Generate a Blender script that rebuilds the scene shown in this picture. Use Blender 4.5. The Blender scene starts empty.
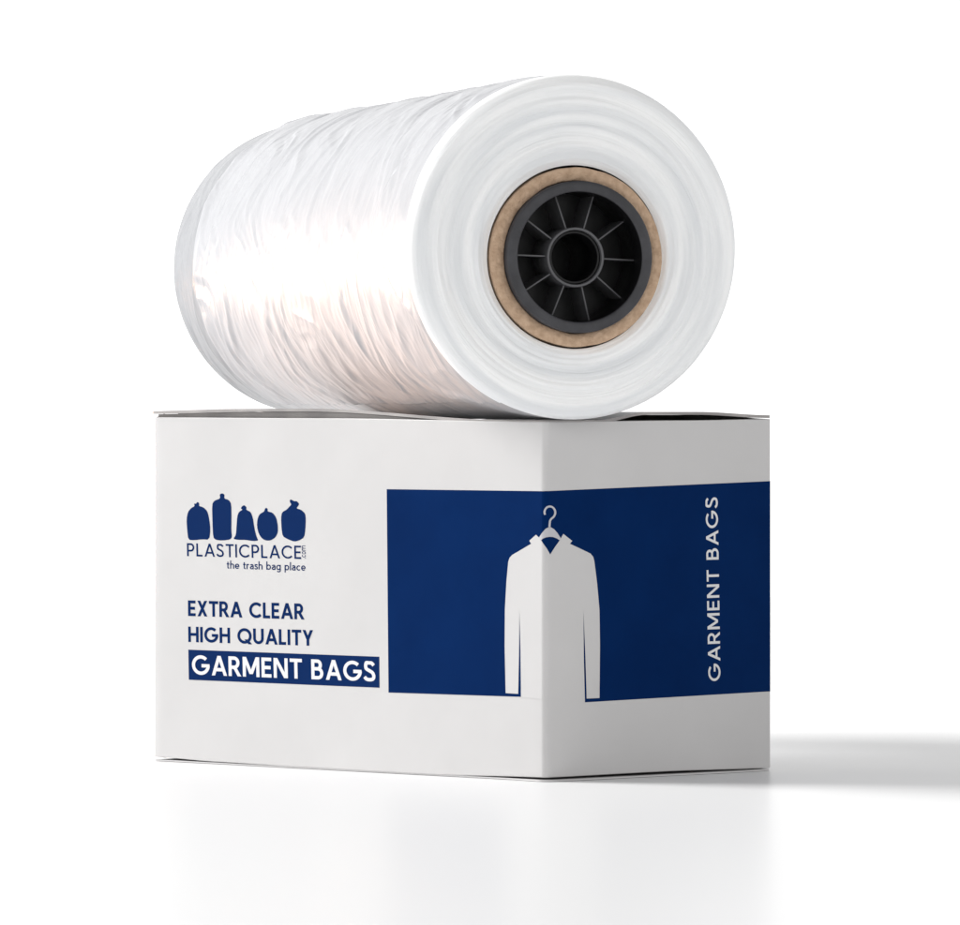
import bpy, bmesh, math
from mathutils import Vector, noise


SC = bpy.context.scene
COL = SC.collection
F = 6000.0            # focal length in photo pixels (photo is 960 wide)
H = 0.370             # camera height
DCAM = 6.0
HOR = 412.0           # horizon row in the photo

def smooth(a, b, x):
    t = min(1.0, max(0.0, (x - a) / (b - a)))
    return t * t * (3 - 2 * t)

def interp(tab, x):
    if x <= tab[0][0]: return tab[0][1]
    for (a, va), (b, vb) in zip(tab, tab[1:]):
        if x <= b:
            t = (x - a) / (b - a); t = t * t * (3 - 2 * t)
            return va + (vb - va) * t
    return tab[-1][1]

# ------------------------------------------------------------------ materials
def mat(name, color, rough=0.5, spec=0.5):
    m = bpy.data.materials.new(name); m.use_nodes = True
    b = m.node_tree.nodes['Principled BSDF']
    b.inputs['Base Color'].default_value = (*color, 1)
    b.inputs['Roughness'].default_value = rough
    b.inputs['Specular IOR Level'].default_value = spec
    return m, m.node_tree, b

def add_noise_color(nt, b, c1, c2, scale, detail=4, lo=0.35, hi=0.65, stretch=None):
    n = nt.nodes
    tc = n.new('ShaderNodeTexCoord'); mp = n.new('ShaderNodeMapping')
    if stretch: mp.inputs['Scale'].default_value = stretch
    tx = n.new('ShaderNodeTexNoise'); tx.inputs['Scale'].default_value = scale; tx.inputs['Detail'].default_value = detail
    mr = n.new('ShaderNodeMapRange'); mr.inputs['From Min'].default_value = lo; mr.inputs['From Max'].default_value = hi
    mx = n.new('ShaderNodeMix'); mx.data_type = 'RGBA'
    mx.inputs['A'].default_value = (*c1, 1); mx.inputs['B'].default_value = (*c2, 1)
    L = nt.links
    L.new(tc.outputs['Object'], mp.inputs['Vector']); L.new(mp.outputs['Vector'], tx.inputs['Vector'])
    L.new(tx.outputs['Fac'], mr.inputs['Value']); L.new(mr.outputs['Result'], mx.inputs['Factor'])
    L.new(mx.outputs['Result'], b.inputs['Base Color'])

def add_bump(nt, b, scale, dist, strength=0.5, detail=4, stretch=None):
    n = nt.nodes; L = nt.links
    tc = n.new('ShaderNodeTexCoord'); mp = n.new('ShaderNodeMapping')
    if stretch: mp.inputs['Scale'].default_value = stretch
    tx = n.new('ShaderNodeTexNoise'); tx.inputs['Scale'].default_value = scale; tx.inputs['Detail'].default_value = detail
    bp = n.new('ShaderNodeBump'); bp.inputs['Strength'].default_value = strength; bp.inputs['Distance'].default_value = dist
    L.new(tc.outputs['Object'], mp.inputs['Vector']); L.new(mp.outputs['Vector'], tx.inputs['Vector'])
    L.new(tx.outputs['Fac'], bp.inputs['Height']); L.new(bp.outputs['Normal'], b.inputs['Normal'])
    return bp

CARD = (0.565, 0.556, 0.554)
m_card, nt, b = mat('white_coated_card', CARD, 0.42, 0.4)
add_noise_color(nt, b, (0.548, 0.540, 0.538), (0.582, 0.573, 0.571), 5, 5)
add_bump(nt, b, 7, 0.010, 0.16, 4)
m_inner, nt, b = mat('grey_card_inside', (0.36, 0.34, 0.335), 0.9, 0.1)
add_noise_color(nt, b, (0.32, 0.305, 0.30), (0.42, 0.40, 0.39), 25, 5)
m_navy, nt, b = mat('navy_print', (0.0003, 0.0165, 0.086), 0.5, 0.02)
add_noise_color(nt, b, (0.0003, 0.0155, 0.081), (0.0006, 0.0180, 0.091), 14, 5)
add_bump(nt, b, 9, 0.004, 0.25, 3)
m_ink, nt, b = mat('navy_ink', (0.0012, 0.0185, 0.092), 0.5, 0.03)
m_white, nt, b = mat('unprinted_white', (0.70, 0.70, 0.715), 0.45, 0.4)
m_shirt, nt, b = mat('shirt_white', CARD, 0.42, 0.4)
add_noise_color(nt, b, (0.548, 0.540, 0.538), (0.582, 0.573, 0.571), 5, 5)
m_hang, nt, b = mat('hanger_grey', (0.50, 0.50, 0.53), 0.45, 0.3)

m_kraft, nt, b = mat('kraft_paper', (0.42, 0.28, 0.18), 0.85, 0.2)
add_noise_color(nt, b, (0.44, 0.30, 0.20), (0.60, 0.43, 0.30), 160, 6, 0.3, 0.7)
add_bump(nt, b, 260, 0.002, 0.9, 6)
m_black, nt, b = mat('recess_black_plastic', (0.004, 0.004, 0.0045), 0.35, 0.3)  # plug insides: the darkness of the recess is put into the colour
add_bump(nt, b, 60, 0.001, 0.3, 3)
m_rim, nt, b = mat('dark_grey_plastic', (0.050, 0.050, 0.056), 0.42, 0.4)
add_noise_color(nt, b, (0.030, 0.030, 0.034), (0.048, 0.048, 0.054), 40, 6)
add_bump(nt, b, 45, 0.001, 0.35, 5)
m_fin, nt, b = mat('moulded_fin_plastic', (0.08, 0.08, 0.086), 0.35, 0.6)

# wound film, side: glossy crumpled polythene
m_film, nt, b = mat('clear_film_side', (0.375, 0.378, 0.395), 0.30, 0.16)
b.inputs['Subsurface Weight'].default_value = 0.15
b.inputs['Subsurface Radius'].default_value = (0.02, 0.02, 0.02)
b.inputs['Subsurface Scale'].default_value = 0.5
n = nt.nodes; L = nt.links
uv = n.new('ShaderNodeUVMap'); uv.uv_map = 'UVMap'
def uvn(scale_xy, sc, det, rot):
    m0 = n.new('ShaderNodeMapping'); m0.inputs['Rotation'].default_value = (0, 0, rot)
    mp = n.new('ShaderNodeMapping'); mp.inputs['Scale'].default_value = (*scale_xy, 1)
    tx = n.new('ShaderNodeTexNoise'); tx.inputs['Scale'].default_value = sc; tx.inputs['Detail'].default_value = det
    tx.inputs['Distortion'].default_value = 0.9
    L.new(uv.outputs['UV'], m0.inputs['Vector']); L.new(m0.outputs['Vector'], mp.inputs['Vector']); L.new(mp.outputs['Vector'], tx.inputs['Vector'])
    return tx.outputs['Fac']
def math_(op, a, bb=None):
    q = n.new('ShaderNodeMath'); q.operation = op
    for i, v in enumerate((a, bb)):
        if v is None: continue
        if isinstance(v, (int, float)): q.inputs[i].default_value = v
        else: L.new(v, q.inputs[i])
    return q.outputs[0]
def ridge(f):
    return math_('SUBTRACT', 1.0, math_('MULTIPLY', math_('ABSOLUTE', math_('SUBTRACT', f, 0.5)), 5.0))
h1 = ridge(uvn((1.0, 0.34), 9, 2, 0.45)); h2 = ridge(uvn((1.0, 0.30), 22, 2, 0.30)); h3 = ridge(uvn((1, 0.4), 40, 2, -0.35))
hh = math_('ADD', math_('ADD', math_('MULTIPLY', h1, 1.0), math_('MULTIPLY', h2, 0.4)), math_('MULTIPLY', h3, 0.12))
bp = n.new('ShaderNodeBump'); bp.inputs['Strength'].default_value = 0.34; bp.inputs['Distance'].default_value = 0.006
L.new(hh, bp.inputs['Height']); L.new(bp.outputs['Normal'], b.inputs['Normal'])

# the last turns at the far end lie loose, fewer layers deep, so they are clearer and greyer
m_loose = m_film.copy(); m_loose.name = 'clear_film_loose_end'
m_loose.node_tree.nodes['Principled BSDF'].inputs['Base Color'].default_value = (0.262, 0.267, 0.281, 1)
# wound film, end: thousands of film edges
m_face, nt, b = mat('film_edges_end', (0.88, 0.89, 0.895), 0.5, 0.3)
b.inputs['Subsurface Weight'].default_value = 0.3
b.inputs['Subsurface Radius'].default_value = (0.02, 0.02, 0.02)
b.inputs['Subsurface Scale'].default_value = 0.5
n = nt.nodes; L = nt.links
uv = n.new('ShaderNodeUVMap'); uv.uv_map = 'UVMap'
tco = n.new('ShaderNodeTexCoord'); ctr = n.new('ShaderNodeMapping'); ctr.inputs['Location'].default_value = (0, 0, -(0.1727 - 0.006)); ctr.inputs['Scale'].default_value = (1, 0, 1)
L.new(tco.outputs['Object'], ctr.inputs['Vector'])
ln = n.new('ShaderNodeVectorMath'); ln.operation = 'LENGTH'; L.new(ctr.outputs['Vector'], ln.inputs[0])
nm = n.new('ShaderNodeVectorMath'); nm.operation = 'NORMALIZE'; L.new(ctr.outputs['Vector'], nm.inputs[0])
sx_ = n.new('ShaderNodeSeparateXYZ'); L.new(nm.outputs[0], sx_.inputs[0])
def rn(sr, sth, sc, det):
    cb_ = n.new('ShaderNodeCombineXYZ')
    L.new(math_('MULTIPLY', ln.outputs['Value'], sr), cb_.inputs[0]); L.new(math_('MULTIPLY', sx_.outputs[0], sth), cb_.inputs[1]); L.new(math_('MULTIPLY', sx_.outputs[2], sth), cb_.inputs[2])
    tx = n.new('ShaderNodeTexNoise'); tx.inputs['Scale'].default_value = sc; tx.inputs['Detail'].default_value = det
    L.new(cb_.outputs[0], tx.inputs['Vector'])
    return tx.outputs['Fac']
f1 = rn(75, 0.6, 1.0, 3); f2 = rn(420, 1.4, 1.0, 3)
hh = math_('ADD', math_('MULTIPLY', f1, 1.0), math_('MULTIPLY', f2, 0.35))
bp = n.new('ShaderNodeBump'); bp.inputs['Strength'].default_value = 0.7; bp.inputs['Distance'].default_value = 0.004
L.new(hh, bp.inputs['Height']); L.new(bp.outputs['Normal'], b.inputs['Normal'])
mx = n.new('ShaderNodeMix'); mx.data_type = 'RGBA'
mx.inputs['A'].default_value = (0.78, 0.795, 0.81, 1); mx.inputs['B'].default_value = (0.95, 0.955, 0.955, 1)
mr = n.new('ShaderNodeMapRange'); mr.inputs['From Min'].default_value = 0.35; mr.inputs['From Max'].default_value = 0.65
L.new(f1, mr.inputs['Value']); L.new(mr.outputs['Result'], mx.inputs['Factor']); L.new(mx.outputs['Result'], b.inputs['Base Color'])

# floor: glossy white acrylic
m_floor = bpy.data.materials.new('glossy_white_surface'); m_floor.use_nodes = True
nt = m_floor.node_tree; n = nt.nodes; L = nt.links
for q in list(n): n.remove(q)
out = n.new('ShaderNodeOutputMaterial'); df = n.new('ShaderNodeBsdfDiffuse'); gl = n.new('ShaderNodeBsdfGlossy'); mix = n.new('ShaderNodeMixShader')
df.inputs['Color'].default_value = (0.82, 0.82, 0.825, 1)
gl.inputs['Color'].default_value = (0.95, 0.95, 0.95, 1); gl.inputs['Roughness'].default_value = 0.27
mix.inputs[0].default_value = 0.25
L.new(df.outputs[0], mix.inputs[1]); L.new(gl.outputs[0], mix.inputs[2]); L.new(mix.outputs[0], out.inputs[0])

# ------------------------------------------------------------------ helpers
def link(name, me, mats, parent=None):
    o = bpy.data.objects.new(name, me); COL.objects.link(o)
    for m in (mats if isinstance(mats, (list, tuple)) else [mats]): me.materials.append(m)
    if parent: o.parent = parent
    return o

def from_bm(name, bm, mats, parent=None, smooth_=True):
    bmesh.ops.recalc_face_normals(bm, faces=bm.faces)
    me = bpy.data.meshes.new(name); bm.to_mesh(me); bm.free()
    if smooth_:
        for p in me.polygons: p.use_smooth = True
    return link(name, me, mats, parent)

def empty(name, loc, rz, label, cat):
    o = bpy.data.objects.new(name, None); COL.objects.link(o)
    o.location = loc; o.rotation_euler = (0, 0, rz); o['label'] = label; o['category'] = cat
    o.empty_display_size = 0.05
    return o

# ------------------------------------------------------------------ carton
# plan corners: front, left, back, right  (real metres; walls slightly bowed)
FC = Vector((0.0655, 0.0)); LC = Vector((-0.3475, 0.360)); RC = Vector((0.3015, 0.190)); BC = LC + RC - FC
LL = (LC - FC).length; LR = (RC - FC).length
def fillet(p, a, b_, r, n=8):
    da = (a - p).normalized(); db = (b_ - p).normalized()
    half = da.angle(db) / 2; t = r / math.tan(half)
    c = p + (da + db).normalized() * (r / math.sin(half))
    s = p + da * t - c; e = p + db * t - c
    pts = []
    a0 = math.atan2(s.y, s.x); a1 = math.atan2(e.y, e.x)
    d = (a1 - a0 + math.pi) % (2 * math.pi) - math.pi
    for i in range(n + 1):
        an = a0 + d * i / n; pts.append(c + Vector((math.cos(an), math.sin(an))) * r)
    return pts
def seg(a, b_, n): return [a.lerp(b_, i / n) for i in range(1, n)]
front = fillet(FC, LC, RC, 0.007, 12)      # left -> right round the front corner
left = fillet(LC, BC, FC, 0.004, 6)        # back -> front-left face
right = fillet(RC, FC, BC, 0.004, 6)
back = fillet(BC, RC, LC, 0.004, 6)
# outline counter-clockwise from above: left corner -> front -> right -> back
path = left + seg(left[-1], front[0], 50) + front + seg(front[-1], right[0], 36) + right + seg(right[-1], back[0], 30) + back + seg(back[-1], left[0], 30)
NP = len(path)
# arc length with zero in the middle of the front corner
i0 = len(left) + 49 + len(front) // 2
S = [0.0]
for i in range(1, NP): S.append(S[-1] + (path[i] - path[i - 1]).length)
s0 = S[i0]; S = [s - s0 for s in S]
def normal_at(i):
    t = (path[(i + 1) % NP] - path[(i - 1) % NP]).normalized()
    return Vector((t.y, -t.x))
NRM = [normal_at(i) for i in range(NP)]
def plan(s, off=0.0):
    lo, hi = 0, NP - 1
    if s <= S[0]: lo, t = 0, 0.0
    elif s >= S[-1]: lo, t = NP - 2, 1.0
    else:
        while hi - lo > 1:
            m = (lo + hi) // 2
            if S[m] <= s: lo = m
            else: hi = m
        t = (s - S[lo]) / (S[lo + 1] - S[lo])
    p = path[lo].lerp(path[lo + 1], t); nn = NRM[lo].lerp(NRM[lo + 1], t).normalized()
    return p + nn * off
def Zof(py, Y): return H + (HOR - py) * (Y + DCAM) / F
def px_of(p): return 480 + F * p.x / (p.y + DCAM)
def pix(px, py):
    """photo pixel -> (s, z) on the carton's two visible walls"""
    a, b_ = S[4], S[4] + 0.0
    a = S[len(left) - 1]; b_ = S[i0] + LR - 0.001
    for _ in range(45):
        m = (a + b_) / 2
        if px_of(plan(m)) < px: a = m
        else: b_ = m
    p = plan(a)
    return Vector((a, Zof(py, p.y)))
def on_wall(s, z, off):
    p = plan(s, off)
    return Vector((p.x, p.y, z))

def zt(s):
    if s <= 0: return interp([(-LL, Zof(417.2, LC.y)), (-0.3, Zof(418.2, 0.19)), (0, Zof(421.6, 0))], s)
    return interp([(0, Zof(421.6, 0)), (LR * 0.6, Zof(420.3, 0.115)), (LR, Zof(419.0, 0.19)), (LR + LL, 0.362)], s)
def zb(s):
    if s <= 0: return interp([(-LL, 0.0046), (-LL * .82, 0.0026), (-LL * .6, 0.0018), (-LL * .3, 0.0014), (0, 0.0040)], s)
    return interp([(0, 0.0040), (LR * .5, 0.0045), (LR, 0.0028), (LR + LL, 0.003)], s)

# top panel, dished under the roll and lifting towards both side corners
AX = Vector((-0.305, 1.0)).normalized(); AXN = Vector((AX.y, -AX.x))     # roll axis in plan, and its right-hand side
P0 = Vector((0.0955, 0.0))
RBOT = 0.3623
def lid_top(x, y):
    d = (Vector((x, y)) - P0).dot(AXN)
    base = RBOT - 0.0006
    if d < 0:
        return base + 0.0118 * smooth(0.05, 0.20, -d) - 0.0028 * smooth(0.22, 0.34, -d)
    e = (Vector((x, y)) - RC).length
    return base + 0.0085 * smooth(0.035, 0.095, d) - 0.0035 * (1 - smooth(0.0, 0.10, e))
def ztop_wall(i):
    s, p = S[i], path[i]
    back_ = smooth(0.0, 0.03, s - LR) if s > LR else smooth(0.06, 0.065, -LL - s) if s < -LL else 0.0
    if s > LR + LL / 2 and s < S[-1]: back_ = 1.0 if s < S[-1] + 0 and (p - LC).length > 0.03 else smooth(0.06, 0.065, (p - LC).length)
    v = lid_top(p.x, p.y) - 0.0032
    base = zt(s) if s < LR + LL / 2 else Zof(417.2, LC.y)
    return base + (v - base) * back_
carton = empty('carton', (0, 0, 0), 0, 'white cardboard carton with navy printed band and garment graphic, standing under the film roll', 'box')
# walls, 2.5 mm board with real thickness
bm = bmesh.new(); NZ = 24
outer = []; inner = []
for i in range(NP):
    co = []; ci = []
    a, b_ = zb(S[i]), ztop_wall(i)
    for k in range(NZ + 1):
        z = (a, a + 0.0006, a + 0.0012)[k] if k < 3 else (b_ - 0.0012, b_ - 0.0006, b_)[k - NZ + 2] if k > NZ - 3 else a + (b_ - a) * k / NZ
        edge = 0.0006 if k in (0, NZ) else 0.0
        p = path[i] - NRM[i] * edge; q = path[i] - NRM[i] * 0.0028
        co.append(bm.verts.new((p.x, p.y, z))); ci.append(bm.verts.new((q.x, q.y, z)))
    outer.append(co); inner.append(ci)
for i in range(NP):
    j = (i + 1) % NP
    for k in range(NZ):
        bm.faces.new((outer[i][k], outer[j][k], outer[j][k + 1], outer[i][k + 1]))
        f = bm.faces.new((inner[i][k + 1], inner[j][k + 1], inner[j][k], inner[i][k])); f.material_index = 1
    for k, (o1, o2) in ((0, (inner, outer)), (NZ, (outer, inner))):
        f = bm.faces.new((o1[i][k], o1[j][k], o2[j][k], o2[i][k])); f.material_index = 0 if k == 0 else 1
walls = from_bm('wall', bm, [m_card, m_inner], carton)

def panel(name, mats, ring_off, ztop, thick, rings=16, parent=carton, bottom_z=None):
    bm = bmesh.new()
    cen = (FC + BC) / 2
    def layer(dz):
        rows = []
        for r in range(1, rings + 1):
            t = r / rings; row = []
            for i in range(NP):
                p = path[i] + NRM[i] * ring_off(S[i]); q = cen.lerp(p, t)
                row.append(bm.verts.new((q.x, q.y, ztop(q.x, q.y) + dz)))
            rows.append(row)
        c = bm.verts.new((cen.x, cen.y, ztop(cen.x, cen.y) + dz))
        return c, rows
    ct, top = layer(0.0); cb, bot = layer(-thick)
    for i in range(NP):
        j = (i + 1) % NP
        bm.faces.new((ct, top[0][i], top[0][j])); bm.faces.new((cb, bot[0][j], bot[0][i])).material_index = len(mats) - 1
        for r in range(rings - 1):
            bm.faces.new((top[r][i], top[r + 1][i], top[r + 1][j], top[r][j]))
            bm.faces.new((bot[r][j], bot[r + 1][j], bot[r + 1][i], bot[r][i])).material_index = len(mats) - 1
        f = bm.faces.new((top[-1][i], bot[-1][i], bot[-1][j], top[-1][j])); f.material_index = len(mats) - 1
    return from_bm(name, bm, mats, parent, False)
panel('top_panel', [m_card, m_inner], lambda s: -0.0004 + 0.0022 * smooth(-0.12, -0.4, s) * (1 - smooth(LR, LR + 0.05, s)), lid_top, 0.0030)
bp_o = panel('bottom_panel', [m_card], lambda s: -0.001 + 0.008 * smooth(-0.06, 0.03, s) * (1 - smooth(LR - 0.04, LR + 0.002, s)),
      lambda x, y: 0.0019, 0.0015, 3)
# inner flap standing behind the left wall, closing the gap under the lid
bm = bmesh.new(); rows = []
for i in range(61):
    s = -0.03 - (LL - 0.034) * i / 60
    p = plan(s, -0.0045); q = plan(s, -0.0065)
    top = lid_top(p.x, p.y) - 0.0034
    rows.append([bm.verts.new((a.x, a.y, z)) for a, z in ((p, 0.30), (p, top), (q, top), (q, 0.30))])
for a, b_ in zip(rows, rows[1:]):
    for k in range(4): bm.faces.new((a[k], b_[k], b_[(k + 1) % 4], a[(k + 1) % 4]))
bm.faces.new(rows[0]); bm.faces.new(rows[-1][::-1])
from_bm('inner_flap', bm, m_inner, carton, False)

# ---- printing: thin ink layers that follow the wall round the corner
def decal(name, polys, material, off, step=0.012, parent=carton):
    """polys: list of faces, each a list of (s,z); filled with holes by triangle_fill"""
    bm = bmesh.new()
    for loops in polys:
        edges = []
        for lp in loops:
            vs = [bm.verts.new((p[0], 0, p[1])) for p in lp]
            for a, b_ in zip(vs, vs[1:] + vs[:1]): edges.append(bm.edges.new((a, b_)))
        bmesh.ops.triangle_fill(bm, use_beauty=True, use_dissolve=False, edges=edges)
    ss = [v.co.x for v in bm.verts]
    cuts = [s for i, s in enumerate(S) if min(ss) < s < max(ss) and i and s - S[i - 1] < 0.0035]
    for s in cuts:
        bmesh.ops.bisect_plane(bm, geom=list(bm.verts) + list(bm.edges) + list(bm.faces), plane_co=(s, 0, 0), plane_no=(1, 0, 0))
    # give the ink layer a thickness so it is a closed solid
    fs = list(bm.faces)
    r = bmesh.ops.extrude_face_region(bm, geom=fs)
    for v in bm.verts: v.tag = False
    newv = {e for e in r['geom'] if isinstance(e, bmesh.types.BMVert)}
    for v in bm.verts:
        v.co = on_wall(v.co.x, v.co.z, off if v in newv else 0.00002)
    return from_bm(name, bm, material, parent, False)

def poly_px(pts): return [pix(x, y) for x, y in pts]

# navy band
band = poly_px([(386.8, 489.2), (543, 491.2), (772.6, 481.0), (772.3, 691.3), (584.5, 702.4), (543, 699.0), (520.4, 696.9), (388.6, 692.6)])
# right edge wraps a little past the corner
decal('printed_band', [[band]], m_navy, 0.00018)

def R3(pts): return [(460 + x / 3.856, 480 + y / 3.856) for x, y in pts]
shirt = R3([(177, 822), (173, 640), (174, 500), (180, 390), (187, 315), (192, 300), (202, 289), (238, 268), (275, 246), (268, 234), (294, 211), (302, 219), (310, 226), (333, 262), (347, 288),
            (366, 258), (386, 230), (392, 218), (398, 208), (432, 235), (423, 246), (470, 268), (503, 284), (513, 297), (517, 312), (528, 400), (537, 500), (539, 640), (537, 841), (488, 843),
            (483, 680), (475, 497), (477, 700), (481, 860), (400, 853), (320, 846), (236, 838), (234, 660), (230, 495), (228, 680), (225, 825)])
decal('printed_shirt', [[poly_px(shirt)]], m_shirt, 0.00034)
hang = R3([(306, 221), (318, 203), (330, 188), (341, 182), (349, 182), (362, 190), (375, 205), (388, 226), (386, 234), (372, 225), (358, 220), (345, 219), (332, 221), (320, 226), (311, 235)])
hook = [(328, 134), (326, 124), (329, 113), (336, 105), (346, 102), (357, 106), (365, 117), (366, 130), (360, 142), (351, 150), (346, 160), (344, 185)]
# smooth the hook centre line
hk = []
for i in range(len(hook) - 1):
    p0 = Vector(hook[max(0, i - 1)]); p1 = Vector(hook[i]); p2 = Vector(hook[i + 1]); p3 = Vector(hook[min(len(hook) - 1, i + 2)])
    for k in range(4):
        t = k / 4
        hk.append(0.5 * ((2 * p1) + (p2 - p0) * t + (2 * p0 - 5 * p1 + 4 * p2 - p3) * t * t + (3 * p1 - p0 - 3 * p2 + p3) * t ** 3))
hk.append(Vector(hook[-1]))
la, lb = [], []
for i, p in enumerate(hk):
    t = (hk[min(i + 1, len(hk) - 1)] - hk[max(i - 1, 0)]).normalized(); nn = Vector((-t.y, t.x)) * 3.6
    la.append(tuple(p + nn)); lb.append(tuple(p - nn))
decal('printed_hanger', [[poly_px(hang)], [poly_px(R3(la + lb[::-1]))]], m_hang, 0.00050)

# logo of five tied sacks
def RL(pts): return [(180 + x / 6.857, 490 + y / 6.857) for x, y in pts]
bags = [
 [(98,345),(58,342),(50,280),(45,200),(55,150),(78,122),(101,112),(97,92),(110,95),(120,80),(133,93),(129,110),(160,118),(188,145),(201,200),(209,270),(201,341),(150,338)],
 [(228,325),(223,230),(220,100),(235,73),(277,59),(272,30),(290,22),(306,32),(302,58),(335,68),(352,95),(353,200),(352,280),(357,320),(345,340),(290,347),(245,342)],
 [(365,336),(384,310),(388,250),(393,180),(405,149),(430,136),(417,126),(425,112),(440,103),(457,118),(453,136),(485,150),(500,190),(510,260),(524,318),(538,348),(500,350),(450,342),(400,342)],
 [(578,148),(582,130),(592,120),(602,132),(600,147),(635,155),(660,188),(671,240),(672,290),(655,325),(625,345),(595,348),(565,336),(540,300),(528,250),(531,200),(546,165)],
 [(693,190),(700,152),(733,134),(747,118),(765,100),(752,80),(757,62),(785,78),(800,75),(818,95),(810,110),(797,126),(830,135),(858,160),(863,200),(860,270),(852,325),(820,345),(785,355),(740,338),(705,318),(697,270)]]
def round_poly(pts):
    out_ = []
    for i, p in enumerate(pts):
        a = Vector(pts[i - 1]); c = Vector(pts[(i + 1) % len(pts)]); p = Vector(p)
        out_.append(tuple(p.lerp(a, 0.22))); out_.append(tuple(p.lerp(c, 0.22)))
    return out_
decal('logo', [[poly_px(RL(round_poly(g)))] for g in bags], m_ink, 0.00018)

# lettering
def arc(cx, cy, rx, ry, a0, a1, n=18):
    return [(cx + rx * math.cos(math.radians(a0 + (a1 - a0) * i / n)), cy + ry * math.sin(math.radians(a0 + (a1 - a0) * i / n))) for i in range(n + 1)]
def diag(x0, y0, x1, y1, h):
    hw = h * math.hypot(x1 - x0, y1 - y0) / abs(y1 - y0)
    return [(x0 - hw, y0), (x0 + hw, y0), (x1 + hw, y1), (x1 - hw, y1)]
def spline(pts, n=6):
    out_ = []
    for i in range(len(pts) - 1):
        p0 = Vector(pts[max(0, i - 1)]); p1 = Vector(pts[i]); p2 = Vector(pts[i + 1]); p3 = Vector(pts[min(len(pts) - 1, i + 2)])
        for k in range(n):
            t = k / n
            out_.append(tuple(0.5 * ((2 * p1) + (p2 - p0) * t + (2 * p0 - 5 * p1 + 4 * p2 - p3) * t * t + (3 * p1 - p0 - 3 * p2 + p3) * t ** 3)))
    return out_ + [tuple(pts[-1])]
def ribbon(pts, h):
    """outline of a constant-width stroke, mitred joins, butt ends"""
    pts = [Vector(p) for p in pts]
    q = [pts[0]]
    for p in pts[1:]:
        if (p - q[-1]).length > 1e-4: q.append(p)
    pts = q; la, lb = [], []
    for i, p in enumerate(pts):
        d0 = (p - pts[i - 1]).normalized() if i else (pts[1] - p).normalized()
        d1 = (pts[i + 1] - p).normalized() if i < len(pts) - 1 else d0
        n0 = Vector((-d0.y, d0.x)); n1 = Vector((-d1.y, d1.x)); m = (n0 + n1).normalized()
        k = h / max(0.5, m.dot(n0))
        la.append(tuple(p + m * k)); lb.append(tuple(p - m * k))
    return la + lb[::-1]
XH = 0.68
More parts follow.
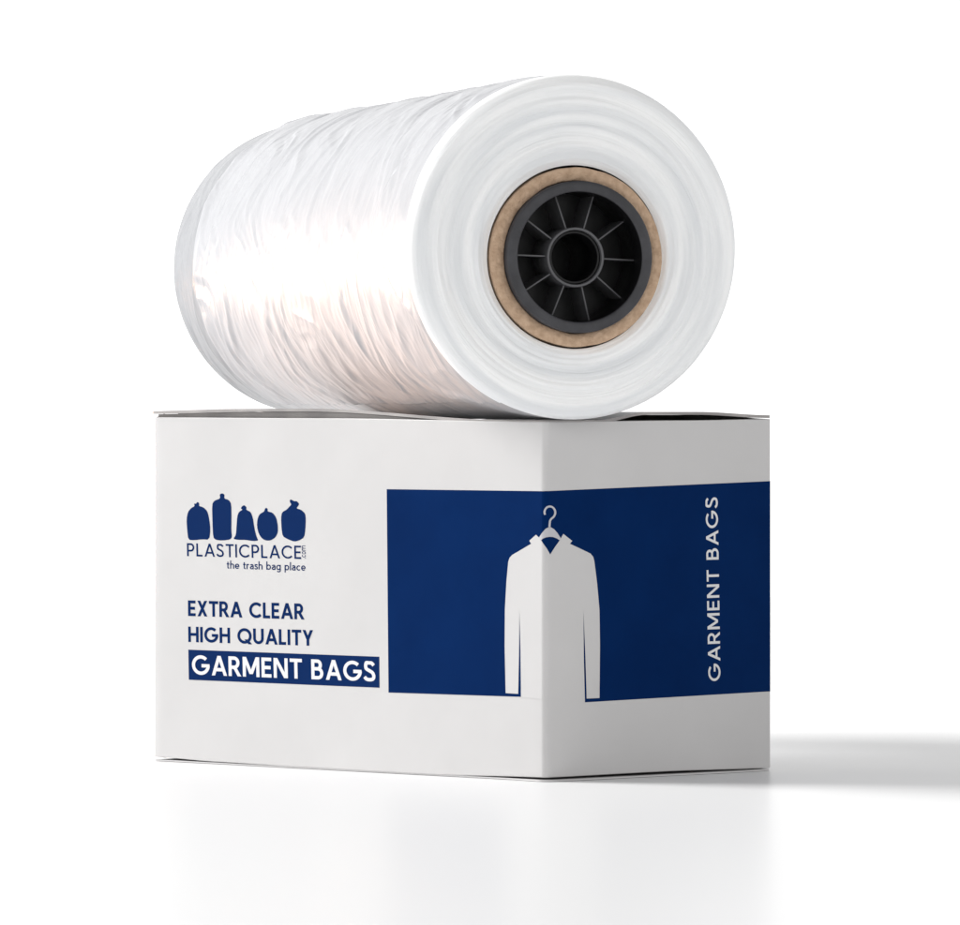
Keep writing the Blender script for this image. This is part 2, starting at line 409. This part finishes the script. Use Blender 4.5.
def glyph(c, h):
    """(advance width, closed outlines) of a plain geometric letter, cap height 1, half stroke h"""
    R_ = lambda p: ribbon(p, h)
    r = 0.5 - h
    if c == 'A':
        w = 0.86; k = h * 1.12
        return w, [diag(k, 0, w / 2, 1, h), diag(w - k, 0, w / 2, 1, h), R_([(0.20, 0.30), (w - 0.20, 0.30)])]
    if c == 'B':
        m = 0.53; a = (1 - h - m) / 2; l = (m - h) / 2
        return 0.66, [R_([(h, 0), (h, 1)]), R_([(h, 1 - h), (0.34, 1 - h)] + arc(0.34, m + a, 0.24 - h, a, 90, -90) + [(h, m)]),
                      R_([(h, m), (0.36, m)] + arc(0.36, h + l, 0.29 - h, l, 90, -90) + [(h, h)])]
    if c == 'C': return 0.86, [R_(arc(0.5, 0.5, r, r, 43, 317, 32))]
    if c == 'E': return 0.55, [R_([(h, 0), (h, 1)]), R_([(h, 1 - h), (0.54, 1 - h)]), R_([(h, 0.5), (0.50, 0.5)]), R_([(h, h), (0.54, h)])]
    if c == 'G': return 0.98, [R_(arc(0.5, 0.5, r, r, 45, 358, 36)), R_([(0.54, 0.47), (1 - h * 0.2, 0.47)])]
    if c == 'H': return 0.74, [R_([(h, 0), (h, 1)]), R_([(0.74 - h, 0), (0.74 - h, 1)]), R_([(h, 0.5), (0.74 - h, 0.5)])]
    if c == 'I': return 2 * h, [R_([(h, 0), (h, 1)])]
    if c == 'L': return 0.50, [R_([(h, 0), (h, 1)]), R_([(h, h), (0.50, h)])]
    if c == 'M':
        w = 0.92
        return w, [R_([(h, 0), (h, 1)]), R_([(w - h, 0), (w - h, 1)]), diag(h * 1.2, 1, w / 2, 0.14, h), diag(w - h * 1.2, 1, w / 2, 0.14, h)]
    if c == 'N': return 0.77, [R_([(h, 0), (h, 1)]), R_([(0.77 - h, 0), (0.77 - h, 1)]), diag(h * 1.25, 1, 0.77 - h * 1.25, 0, h)]
    if c in 'PR':
        m = 0.43 if c == 'P' else 0.45; a = (1 - h - m) / 2
        o = [R_([(h, 0), (h, 1)]), R_([(h, 1 - h), (0.32, 1 - h)] + arc(0.32, m + a, 0.29 - h, a, 90, -90) + [(h, m)])]
        if c == 'R': o.append(diag(0.33, m, 0.60, 0, h)); return 0.67, o
        return 0.61, o
    if c == 'Q': return 1.0, [R_(arc(0.5, 0.5, r, r, 0, 181, 30)), R_(arc(0.5, 0.5, r, r, 180, 361, 30)), diag(0.62, 0.28, 0.90, -0.03, h)]
    if c == 'S': return 0.60, [R_(spline([(0.54, 0.80), (0.43, 0.92 - h * 0.1), (0.30, 1 - h), (0.15, 0.92), (0.085 + h * .3, 0.755), (0.15, 0.62), (0.31, 0.53), (0.47, 0.43), (0.56 - h * .3, 0.265), (0.48, 0.10 + h * .3), (0.30, h), (0.14, 0.09 + h * .3), (0.04, 0.22)]))]
    if c == 'T': return 0.66, [R_([(0.33, 0), (0.33, 1)]), R_([(0, 1 - h), (0.66, 1 - h)])]
    if c == 'U': return 0.74, [R_([(h, 1), (h, 0.37)] + arc(0.37, 0.37, 0.37 - h, 0.37 - h, 180, 360, 20) + [(0.74 - h, 1)])]
    if c == 'X': return 0.74, [diag(h * 1.3, 0, 0.74 - h * 1.3, 1, h), diag(h * 1.3, 1, 0.74 - h * 1.3, 0, h)]
    if c == 'Y': return 0.74, [R_([(0.37, 0), (0.37, 0.46)]), diag(0.37, 0.40, h * 1.2, 1, h), diag(0.37, 0.40, 0.74 - h * 1.2, 1, h)]
    x = XH; q = x / 2 - h; rx = 0.31 - h
    full = lambda cx: [R_(arc(cx, x / 2, rx, q, 0, 181, 20)), R_(arc(cx, x / 2, rx, q, 180, 361, 20))]
    if c == 'o': return 0.62, full(0.31)
    if c == 'b': return 0.62, full(0.31) + [R_([(h, 0), (h, 1.08)])]
    if c == 'p': return 0.62, full(0.31) + [R_([(h, -0.30), (h, x)])]
    if c == 'g': return 0.62, full(0.31) + [R_([(0.62 - h, x), (0.62 - h, -0.06)] + arc(0.33, -0.06, 0.29 - h, 0.24 - h, 0, -150))]
    if c == 'c': return 0.52, [R_(arc(0.31, x / 2, rx, q, 48, 312, 22))]
    if c == 'e': return 0.60, [R_(arc(0.31, x / 2, rx, q, 0, 318, 26)), R_([(0.31 - rx, x / 2 - 0.01), (0.31 + rx + h * 0.6, x / 2 - 0.01)])]
    if c in 'hm':
        o = [R_([(h, 0), (h, 1.08 if c == 'h' else x)]), R_([(h, x - 0.24)] + arc(0.28, x - 0.24, 0.28 - h, 0.24 - h, 180, 0, 14) + [(0.56 - h, 0)])]
        if c == 'm': o.append(R_([(0.56 - h, x - 0.24)] + arc(0.80, x - 0.24, 0.24 + 0.0, 0.24 - h, 180, 0, 14) + [(1.04, 0)])); return 1.08, o
        return 0.56, o
    if c == 'l': return 2 * h, [R_([(h, 0), (h, 1.08)])]
    if c == 'r': return 0.36, [R_([(h, 0), (h, x)]), R_([(h, x - 0.26)] + arc(0.30, x - 0.24, 0.30 - h, 0.24 - h, 180, 80, 8))]
    if c == 't': return 0.36, [R_([(0.16, 0.90), (0.16, 0.16)] + arc(0.30, 0.16, 0.14, 0.16 - h, 180, 285, 8)), R_([(0, x - h), (0.35, x - h)])]
    if c == 's': return 0.44, [R_(spline([(0.39, 0.55), (0.31, 0.62 - h * .1), (0.22, x - h), (0.10, 0.60), (0.07 + h * .2, 0.50), (0.13, 0.41), (0.23, 0.36), (0.35, 0.30), (0.40 - h * .2, 0.19), (0.34, 0.09), (0.22, h), (0.10, 0.07), (0.03, 0.15)]))]
    if c == 'a': return 0.52, [R_([(0.06, 0.56)] + arc(0.27, 0.45, 0.25 - h, 0.23 - h, 125, 0, 12) + [(0.52 - h, 0)]),
                               R_([(0.52 - h, 0.40), (0.25, 0.40)] + arc(0.22, 0.20, 0.22 - h, 0.20 - h, 90, 270, 14) + [(0.30, h)] + arc(0.30, 0.16, 0.22 - h, 0.16 - h, 270, 350, 8))]
    if c == '.': return 2.4 * h, [[(0, 0), (2.4 * h, 0), (2.4 * h, 2.4 * h), (0, 2.4 * h)]]
    raise KeyError(c)
def lettering(name, text, material, off, bl, br, up_l, track=0.12, stroke=0.13, parent=carton):
    """bl, br: photo pixels of the ink's baseline start and end; up_l: pixel of cap height above the start"""
    x = 0.0; outs = []
    for ch in text:
        if ch == ' ': x += 0.30 + track; continue
        adv, ol = glyph(ch, stroke / 2)
        tr = track * (0.75 if ch in 'AT' else 1)
        for n_, o in enumerate(ol): outs.append((n_, [(px_ + x, py_) for px_, py_ in o]))
        x += adv + tr
    xs = [p[0] for _, o in outs for p in o]; x0, x1 = min(xs), max(xs)
    B, E_, U = pix(*bl), pix(*br), pix(*up_l)
    bm = bmesh.new()
    for n_, o in outs:
        vs = [bm.verts.new((p[0], p[1], 0)) for p in o]
        es = [bm.edges.new((a, c)) for a, c in zip(vs, vs[1:] + vs[:1])]
        fs = [f for f in bmesh.ops.triangle_fill(bm, use_beauty=True, use_dissolve=False, edges=es)['geom'] if isinstance(f, bmesh.types.BMFace)]
        newv = {e for e in bmesh.ops.extrude_face_region(bm, geom=fs)['geom'] if isinstance(e, bmesh.types.BMVert)}
        allv = set(vs) | newv | {v for f in fs for v in f.verts}
        for v in allv:
            a = (v.co.x - x0) / (x1 - x0); q = B + (E_ - B) * a + (U - B) * v.co.y
            v.co = on_wall(q.x, q.y, off + n_ * 0.00001 if v in newv else off * 0.3)
    return from_bm(name, bm, material, parent, False)
W = lettering
W('lettering', 'PLASTICPLACE', m_ink, 0.00018, (187.2, 556.2), (301.2, 559.0), (186.9, 543.2), track=0.17, stroke=0.135)
W('lettering', '.com', m_ink, 0.00018, (305.8, 558.6), (305.6, 545.6), (300.2, 558.5), track=0.14, stroke=0.11)
W('lettering', 'the trash bag place', m_ink, 0.00018, (226.8, 568.6), (305.6, 570.8), (226.8, 561.0), track=0.125, stroke=0.135)
W('lettering', 'EXTRA CLEAR', m_ink, 0.00018, (188.2, 616.0), (304.6, 619.6), (188.0, 600.4), track=0.11, stroke=0.185)
W('lettering', 'HIGH QUALITY', m_ink, 0.00018, (188.4, 642.0), (313.2, 645.9), (188.2, 626.6), track=0.11, stroke=0.185)
decal('printed_label', [[poly_px([(188.4, 649.7), (379.3, 656.8), (379.6, 687.8), (188.9, 679.8)])]], m_ink, 0.00018)
W('lettering', 'GARMENT BAGS', m_white, 0.00034, (192.4, 674.6), (375.7, 681.7), (192.0, 655.0), track=0.12, stroke=0.17)
W('lettering', 'GARMENT BAGS', m_white, 0.00034, (720.4, 680.8), (717.5, 497.2), (708.2, 681.4), track=0.16, stroke=0.145)

# ------------------------------------------------------------------ roll of film
R = 0.1727; LEN = 1.0
roll = empty('film_roll', (P0.x, P0.y - 0.012, RBOT), math.atan(0.305), 'large roll of clear plastic film lying on top of the white carton', 'plastic roll')
CR = 0.0895                         # kraft core outer radius
COFF = -0.0105                      # the core hangs slightly below the centre of the roll
NT = 640
def wr(u, th):
    """film wrinkles: displacement of the side surface"""
    a = th * R
    P1 = Vector((math.cos(th) * 1.7, math.sin(th) * 1.7, u * 11 + a * 3.2))
    w = 0.0
    cx, sx = math.cos(th), math.sin(th)
    wq = noise.noise(Vector((u * 9, cx * 2.2, sx * 2.2))) * 1.6
    w += 0.0013 * noise.noise(P1)
    r1 = 1 - abs(noise.noise(Vector((u * 17 + a * 6 + wq, cx * 1.3, sx * 1.3 + 5)))) * 3.0
    w += 0.0011 * max(-0.5, r1)
    r2 = 1 - abs(noise.noise(Vector((u * 30 + a * 17 + wq * 1.5 + 7, cx * 1.9, sx * 1.9)))) * 2.8
    w += 0.0006 * max(-0.4, r2)
    r3 = 1 - abs(noise.noise(Vector((u * 44 - a * 20 - wq + 3, cx * 3.0, sx * 3.0 + 9)))) * 2.6
    w += 0.0003 * max(-0.3, r3)
    fade = smooth(0.0, 0.05, u) * (1 - 0.65 * smooth(0.86, 0.89, u))
    return w * fade * 1.25
prof = []     # (kind, r, y): front face from the core outwards, round the rim, along the side, round the back
RIM = 0.017
NF = 110
for k in range(NF + 1):
    prof.append(('f', CR + 0.0022 + (R - RIM - CR - 0.0022) * k / NF, 0.0))
for k in range(1, 9):
    a = math.pi / 2 * k / 9; prof.append(('r', R - RIM + RIM * math.sin(a), RIM * 0.8 * (1 - math.cos(a))))
NB = 330
for k in range(NB + 1):
    prof.append(('s', R, RIM * 0.8 + (LEN - 0.02 - RIM * 0.8) * k / NB))
for k in range(1, 8):
    a = math.pi / 2 * k / 7; prof.append(('b', R - 0.02 + 0.02 * math.cos(a), LEN - 0.02 + 0.02 * math.sin(a)))
for k in range(1, 6): prof.append(('b', R - 0.02 - (R - 0.02 - CR - 0.002) * k / 5, LEN))
bm = bmesh.new(); uvl = bm.loops.layers.uv.new('UVMap'); grid = []; UVS = {}
for j, (kd, r, y) in enumerate(prof):
    row = []
    for i in range(NT):
        th = 2 * math.pi * i / NT; c, s = math.cos(th), math.sin(th)
        yy, rr = y, r
        t = min(1.0, max(0.0, (r - CR) / (R - CR)))
        if kd in 'fr':
            g = 0.0
            g += 0.0030 * noise.noise(Vector((r * 75, c * .5, s * .5)))
            g += 0.0013 * noise.noise(Vector((r * 210 + 4, c * 1.0, s * 1.0)))
            g += 0.00025 * noise.noise(Vector((r * 600 + 9, c * 2, s * 2)))
            g *= 1 - smooth(0.93, 1.0, t)
            g += 0.0035 * (1 - smooth(0.0, 0.12, t))          # falls back a little round the core
            yy = y + g
        elif kd == 's':
            rr = r + wr(y, th)
            rr -= 0.0035 * smooth(0.865, 0.885, y + 0.006 * math.sin(th * 2 + 1)) + 0.002 * smooth(0.9, 0.98, y)
            rr += 0.0012 * math.exp(-((y - 0.862) / 0.008) ** 2)
            if s < -0.9: rr = min(rr, (R - 0.0004) / 1.0)
        elif kd == 'b' and r > R - 0.021:
            rr = r - 0.0055
        cz = R + COFF * (1 - t) if kd in 'frb' else R
        x, z = rr * c, cz + rr * s
        if z < 0.0: z = 0.0
        row.append(bm.verts.new((x, yy, z)))
    grid.append(row)
for j in range(len(prof) - 1):
    k1, k2 = prof[j][0], prof[j + 1][0]
    face = k2 in 'f' or k2 == 'r' or (k1 == 'r')
    for i in range(NT):
        i2 = (i + 1) % NT
        f = bm.faces.new((grid[j][i], grid[j][i2], grid[j + 1][i2], grid[j + 1][i]))
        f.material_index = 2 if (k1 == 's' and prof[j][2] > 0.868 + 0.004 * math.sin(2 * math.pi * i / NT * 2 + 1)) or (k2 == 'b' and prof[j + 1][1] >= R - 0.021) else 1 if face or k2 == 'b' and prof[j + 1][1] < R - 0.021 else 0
        for lp, (jj, ii) in zip(f.loops, ((j, i), (j, i + 1), (j + 1, i + 1), (j + 1, i))):
            if f.material_index == 1: lp[uvl].uv = (prof[jj][1], ii / NT)
            else: lp[uvl].uv = (prof[jj][2], ii / NT * 2 * math.pi * R)
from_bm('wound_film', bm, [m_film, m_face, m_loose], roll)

def tube(name, ro, ri, y0, y1, m, parent, cz=R + COFF, seg_=128, bev=0.0008, wob=0.0):
    """a pipe along the roll's axis with softened edges"""
    bm = bmesh.new()
    pr = [(ri, y1 - bev), (ri, y0 + bev), (ri + bev, y0), (ro - bev, y0), (ro, y0 + bev), (ro, y1 - bev), (ro - bev, y1), (ri + bev, y1)]
    rows = []
    for r, y in pr:
        rows.append([bm.verts.new((r * math.cos(2 * math.pi * i / seg_), y + wob * noise.noise(Vector((math.cos(2 * math.pi * i / seg_) * 3, math.sin(2 * math.pi * i / seg_) * 3, r * 60))),
                                   cz + (r + wob * 0.6 * noise.noise(Vector((i * 0.35, r * 9, y * 3)))) * math.sin(2 * math.pi * i / seg_))) for i in range(seg_)])
    for j in range(len(rows)):
        a, b_ = rows[j], rows[(j + 1) % len(rows)]
        for i in range(seg_):
            k = (i + 1) % seg_; bm.faces.new((a[i], a[k], b_[k], b_[i]))
    o = from_bm(name, bm, m, parent)
    o.data.set_sharp_from_angle(angle=math.radians(50))
    return o
tube('cardboard_core', CR, 0.0762, -0.0045, LEN + 0.004, m_kraft, roll, wob=0.0016, bev=0.0012)
plug = tube('core_plug', 0.0758, 0.0650, -0.0150, 0.052, m_rim, roll, bev=0.0012)
plug.data.materials.append(m_black)
for p in plug.data.polygons:
    if math.hypot(p.center.x, p.center.z - R - COFF) < 0.0653: p.material_index = 1
tube('hub', 0.0300, 0.0272, 0.000, 0.052, m_fin, plug, bev=0.0006)
tube('bore_sleeve', 0.0270, 0.0238, 0.0035, 0.095, m_black, plug, bev=0.0006)
# closed floor of the plug (annular web)
bm = bmesh.new()
a = [bm.verts.new((0.0655 * math.cos(2 * math.pi * i / 96), 0.050, R + COFF + 0.0655 * math.sin(2 * math.pi * i / 96))) for i in range(96)]
b_ = [bm.verts.new((0.0295 * math.cos(2 * math.pi * i / 96), 0.050, R + COFF + 0.0295 * math.sin(2 * math.pi * i / 96))) for i in range(96)]
for i in range(96): bm.faces.new((a[i], a[(i + 1) % 96], b_[(i + 1) % 96], b_[i]))
r_ = bmesh.ops.extrude_face_region(bm, geom=list(bm.faces))
for v in [e for e in r_['geom'] if isinstance(e, bmesh.types.BMVert)]: v.co.y += 0.003
vs = [[bm.verts.new((0.0245 * math.cos(2 * math.pi * i / 48), y, R + COFF + 0.0245 * math.sin(2 * math.pi * i / 48))) for i in range(48)] for y in (0.09, 0.093)]  # black disc added to close the bore so it reads dark
bm.faces.new(vs[0]); bm.faces.new(vs[1][::-1])
for i in range(48): bm.faces.new((vs[0][i], vs[0][(i + 1) % 48], vs[1][(i + 1) % 48], vs[1][i]))
from_bm('web', bm, m_black, plug, False)
# ten radial fins
bm = bmesh.new()
W2 = 0.0007
pf = [(0.0290, 0.006), (0.0655, 0.012), (0.0655, 0.0505), (0.0290, 0.0505)]
va = [bm.verts.new((r, y, -W2)) for r, y in pf]; vb = [bm.verts.new((r, y, W2)) for r, y in pf]
bm.faces.new(va); bm.faces.new(vb[::-1])
for k in range(4): bm.faces.new((va[k], vb[k], vb[(k + 1) % 4], va[(k + 1) % 4]))
fin = from_bm('fin', bm, m_fin, plug, False)
bv = fin.data
for k in range(10):
    o = fin if k == 0 else fin.copy()
    if k: COL.objects.link(o); o.parent = plug
    o.location = (0, 0, R + COFF); o.rotation_euler = (0, math.radians(2 + 36 * k), 0)

# ------------------------------------------------------------------ surface
bm = bmesh.new()
vs = [bm.verts.new((x, y, 0)) for x, y in ((-8, -5.2), (8, -5.2), (8, 6), (-8, 6))]
bm.faces.new(vs)
floor = from_bm('ground', bm, m_floor, None, False)
floor['kind'] = 'structure'

# ------------------------------------------------------------------ light
w = bpy.data.worlds.new('World'); SC.world = w; w.use_nodes = True
nt = w.node_tree; n = nt.nodes; L = nt.links
bg = n['Background']; tc = n.new('ShaderNodeTexCoord'); sp = n.new('ShaderNodeSeparateXYZ')
L.new(tc.outputs['Generated'], sp.inputs[0])
# the studio: bright white cyclorama behind (+Y), slightly weaker added fill from the camera side (-Y)
mr = n.new('ShaderNodeMapRange'); mr.interpolation_type = 'SMOOTHSTEP'
mr.inputs['From Min'].default_value = -0.25; mr.inputs['From Max'].default_value = 0.55
mr.inputs['To Min'].default_value = 1.11; mr.inputs['To Max'].default_value = 1.34
L.new(sp.outputs['Y'], mr.inputs['Value'])
# overhead dimmed to keep the roll's top grey and deepen the shadow
m2 = n.new('ShaderNodeMapRange'); m2.interpolation_type = 'SMOOTHSTEP'
m2.inputs['From Min'].default_value = 0.35; m2.inputs['From Max'].default_value = 0.85
m2.inputs['To Min'].default_value = 1.0; m2.inputs['To Max'].default_value = 0.13
L.new(sp.outputs['Z'], m2.inputs['Value'])
mm = n.new('ShaderNodeMath'); mm.operation = 'MULTIPLY'
L.new(mr.outputs['Result'], mm.inputs[0]); L.new(m2.outputs['Result'], mm.inputs[1])
L.new(mm.outputs[0], bg.inputs['Strength'])
bg.inputs['Color'].default_value = (1, 1, 1, 1)

def lamp(name, kind, loc, target, energy, size, color=(1, 1, 1), **k):
    l = bpy.data.lights.new(name, kind); l.energy = energy; l.color = color
    if kind == 'AREA': l.shape = 'RECTANGLE'; l.size = size[0]; l.size_y = size[1]
    elif kind == 'SPOT': l.shadow_soft_size = size; l.spot_size = math.radians(k['angle']); l.spot_blend = 0.8
    o = bpy.data.objects.new(name, l); COL.objects.link(o); o.location = loc
    o.rotation_euler = (Vector(target) - Vector(loc)).to_track_quat('-Z', 'Y').to_euler()
    return o
lamp('key_softbox', 'AREA', (-14.3, 4.6, 11.6), (0, 0.3, 0.2), 4300, (7.5, 7.5), (1.0, 0.995, 0.985))
for wy in (0.04, 0.24):      # unseen warm spots added low left, for the peach glow under the roll
    lamp('added_warm_fill', 'SPOT', (-2.2, wy + 2.4, 0.29), (0.0955 - 0.305 * wy - 0.117, wy, 0.34), 1500, 0.2, (1.0, 0.56, 0.34), angle=5)
lamp('added_side_fill', 'AREA', (-8.0, 5.6, 1.2), (0, 0.4, 0.5), 260, (1.2, 2.0))  # unseen strip added to whiten the middle of the roll's side

# ------------------------------------------------------------------ camera
cam = bpy.data.cameras.new('camera'); co = bpy.data.objects.new('camera', cam); COL.objects.link(co)
co.location = (0, -DCAM, H); co.rotation_euler = (math.radians(90), 0, 0)
cam.sensor_fit = 'HORIZONTAL'; cam.sensor_width = 36; cam.lens = F / 960 * 36
cam.shift_y = -(462.5 - HOR) / 960
cam.clip_start = 0.1; cam.clip_end = 1000
SC.camera = co
SC.render.resolution_x = 1024; SC.render.resolution_y = 987
SC.view_settings.view_transform = 'Standard'; SC.view_settings.look = 'None'
SC.view_settings.exposure = 0; SC.view_settings.gamma = 1
SC.cycles.max_bounces = 10; SC.cycles.use_denoising = True
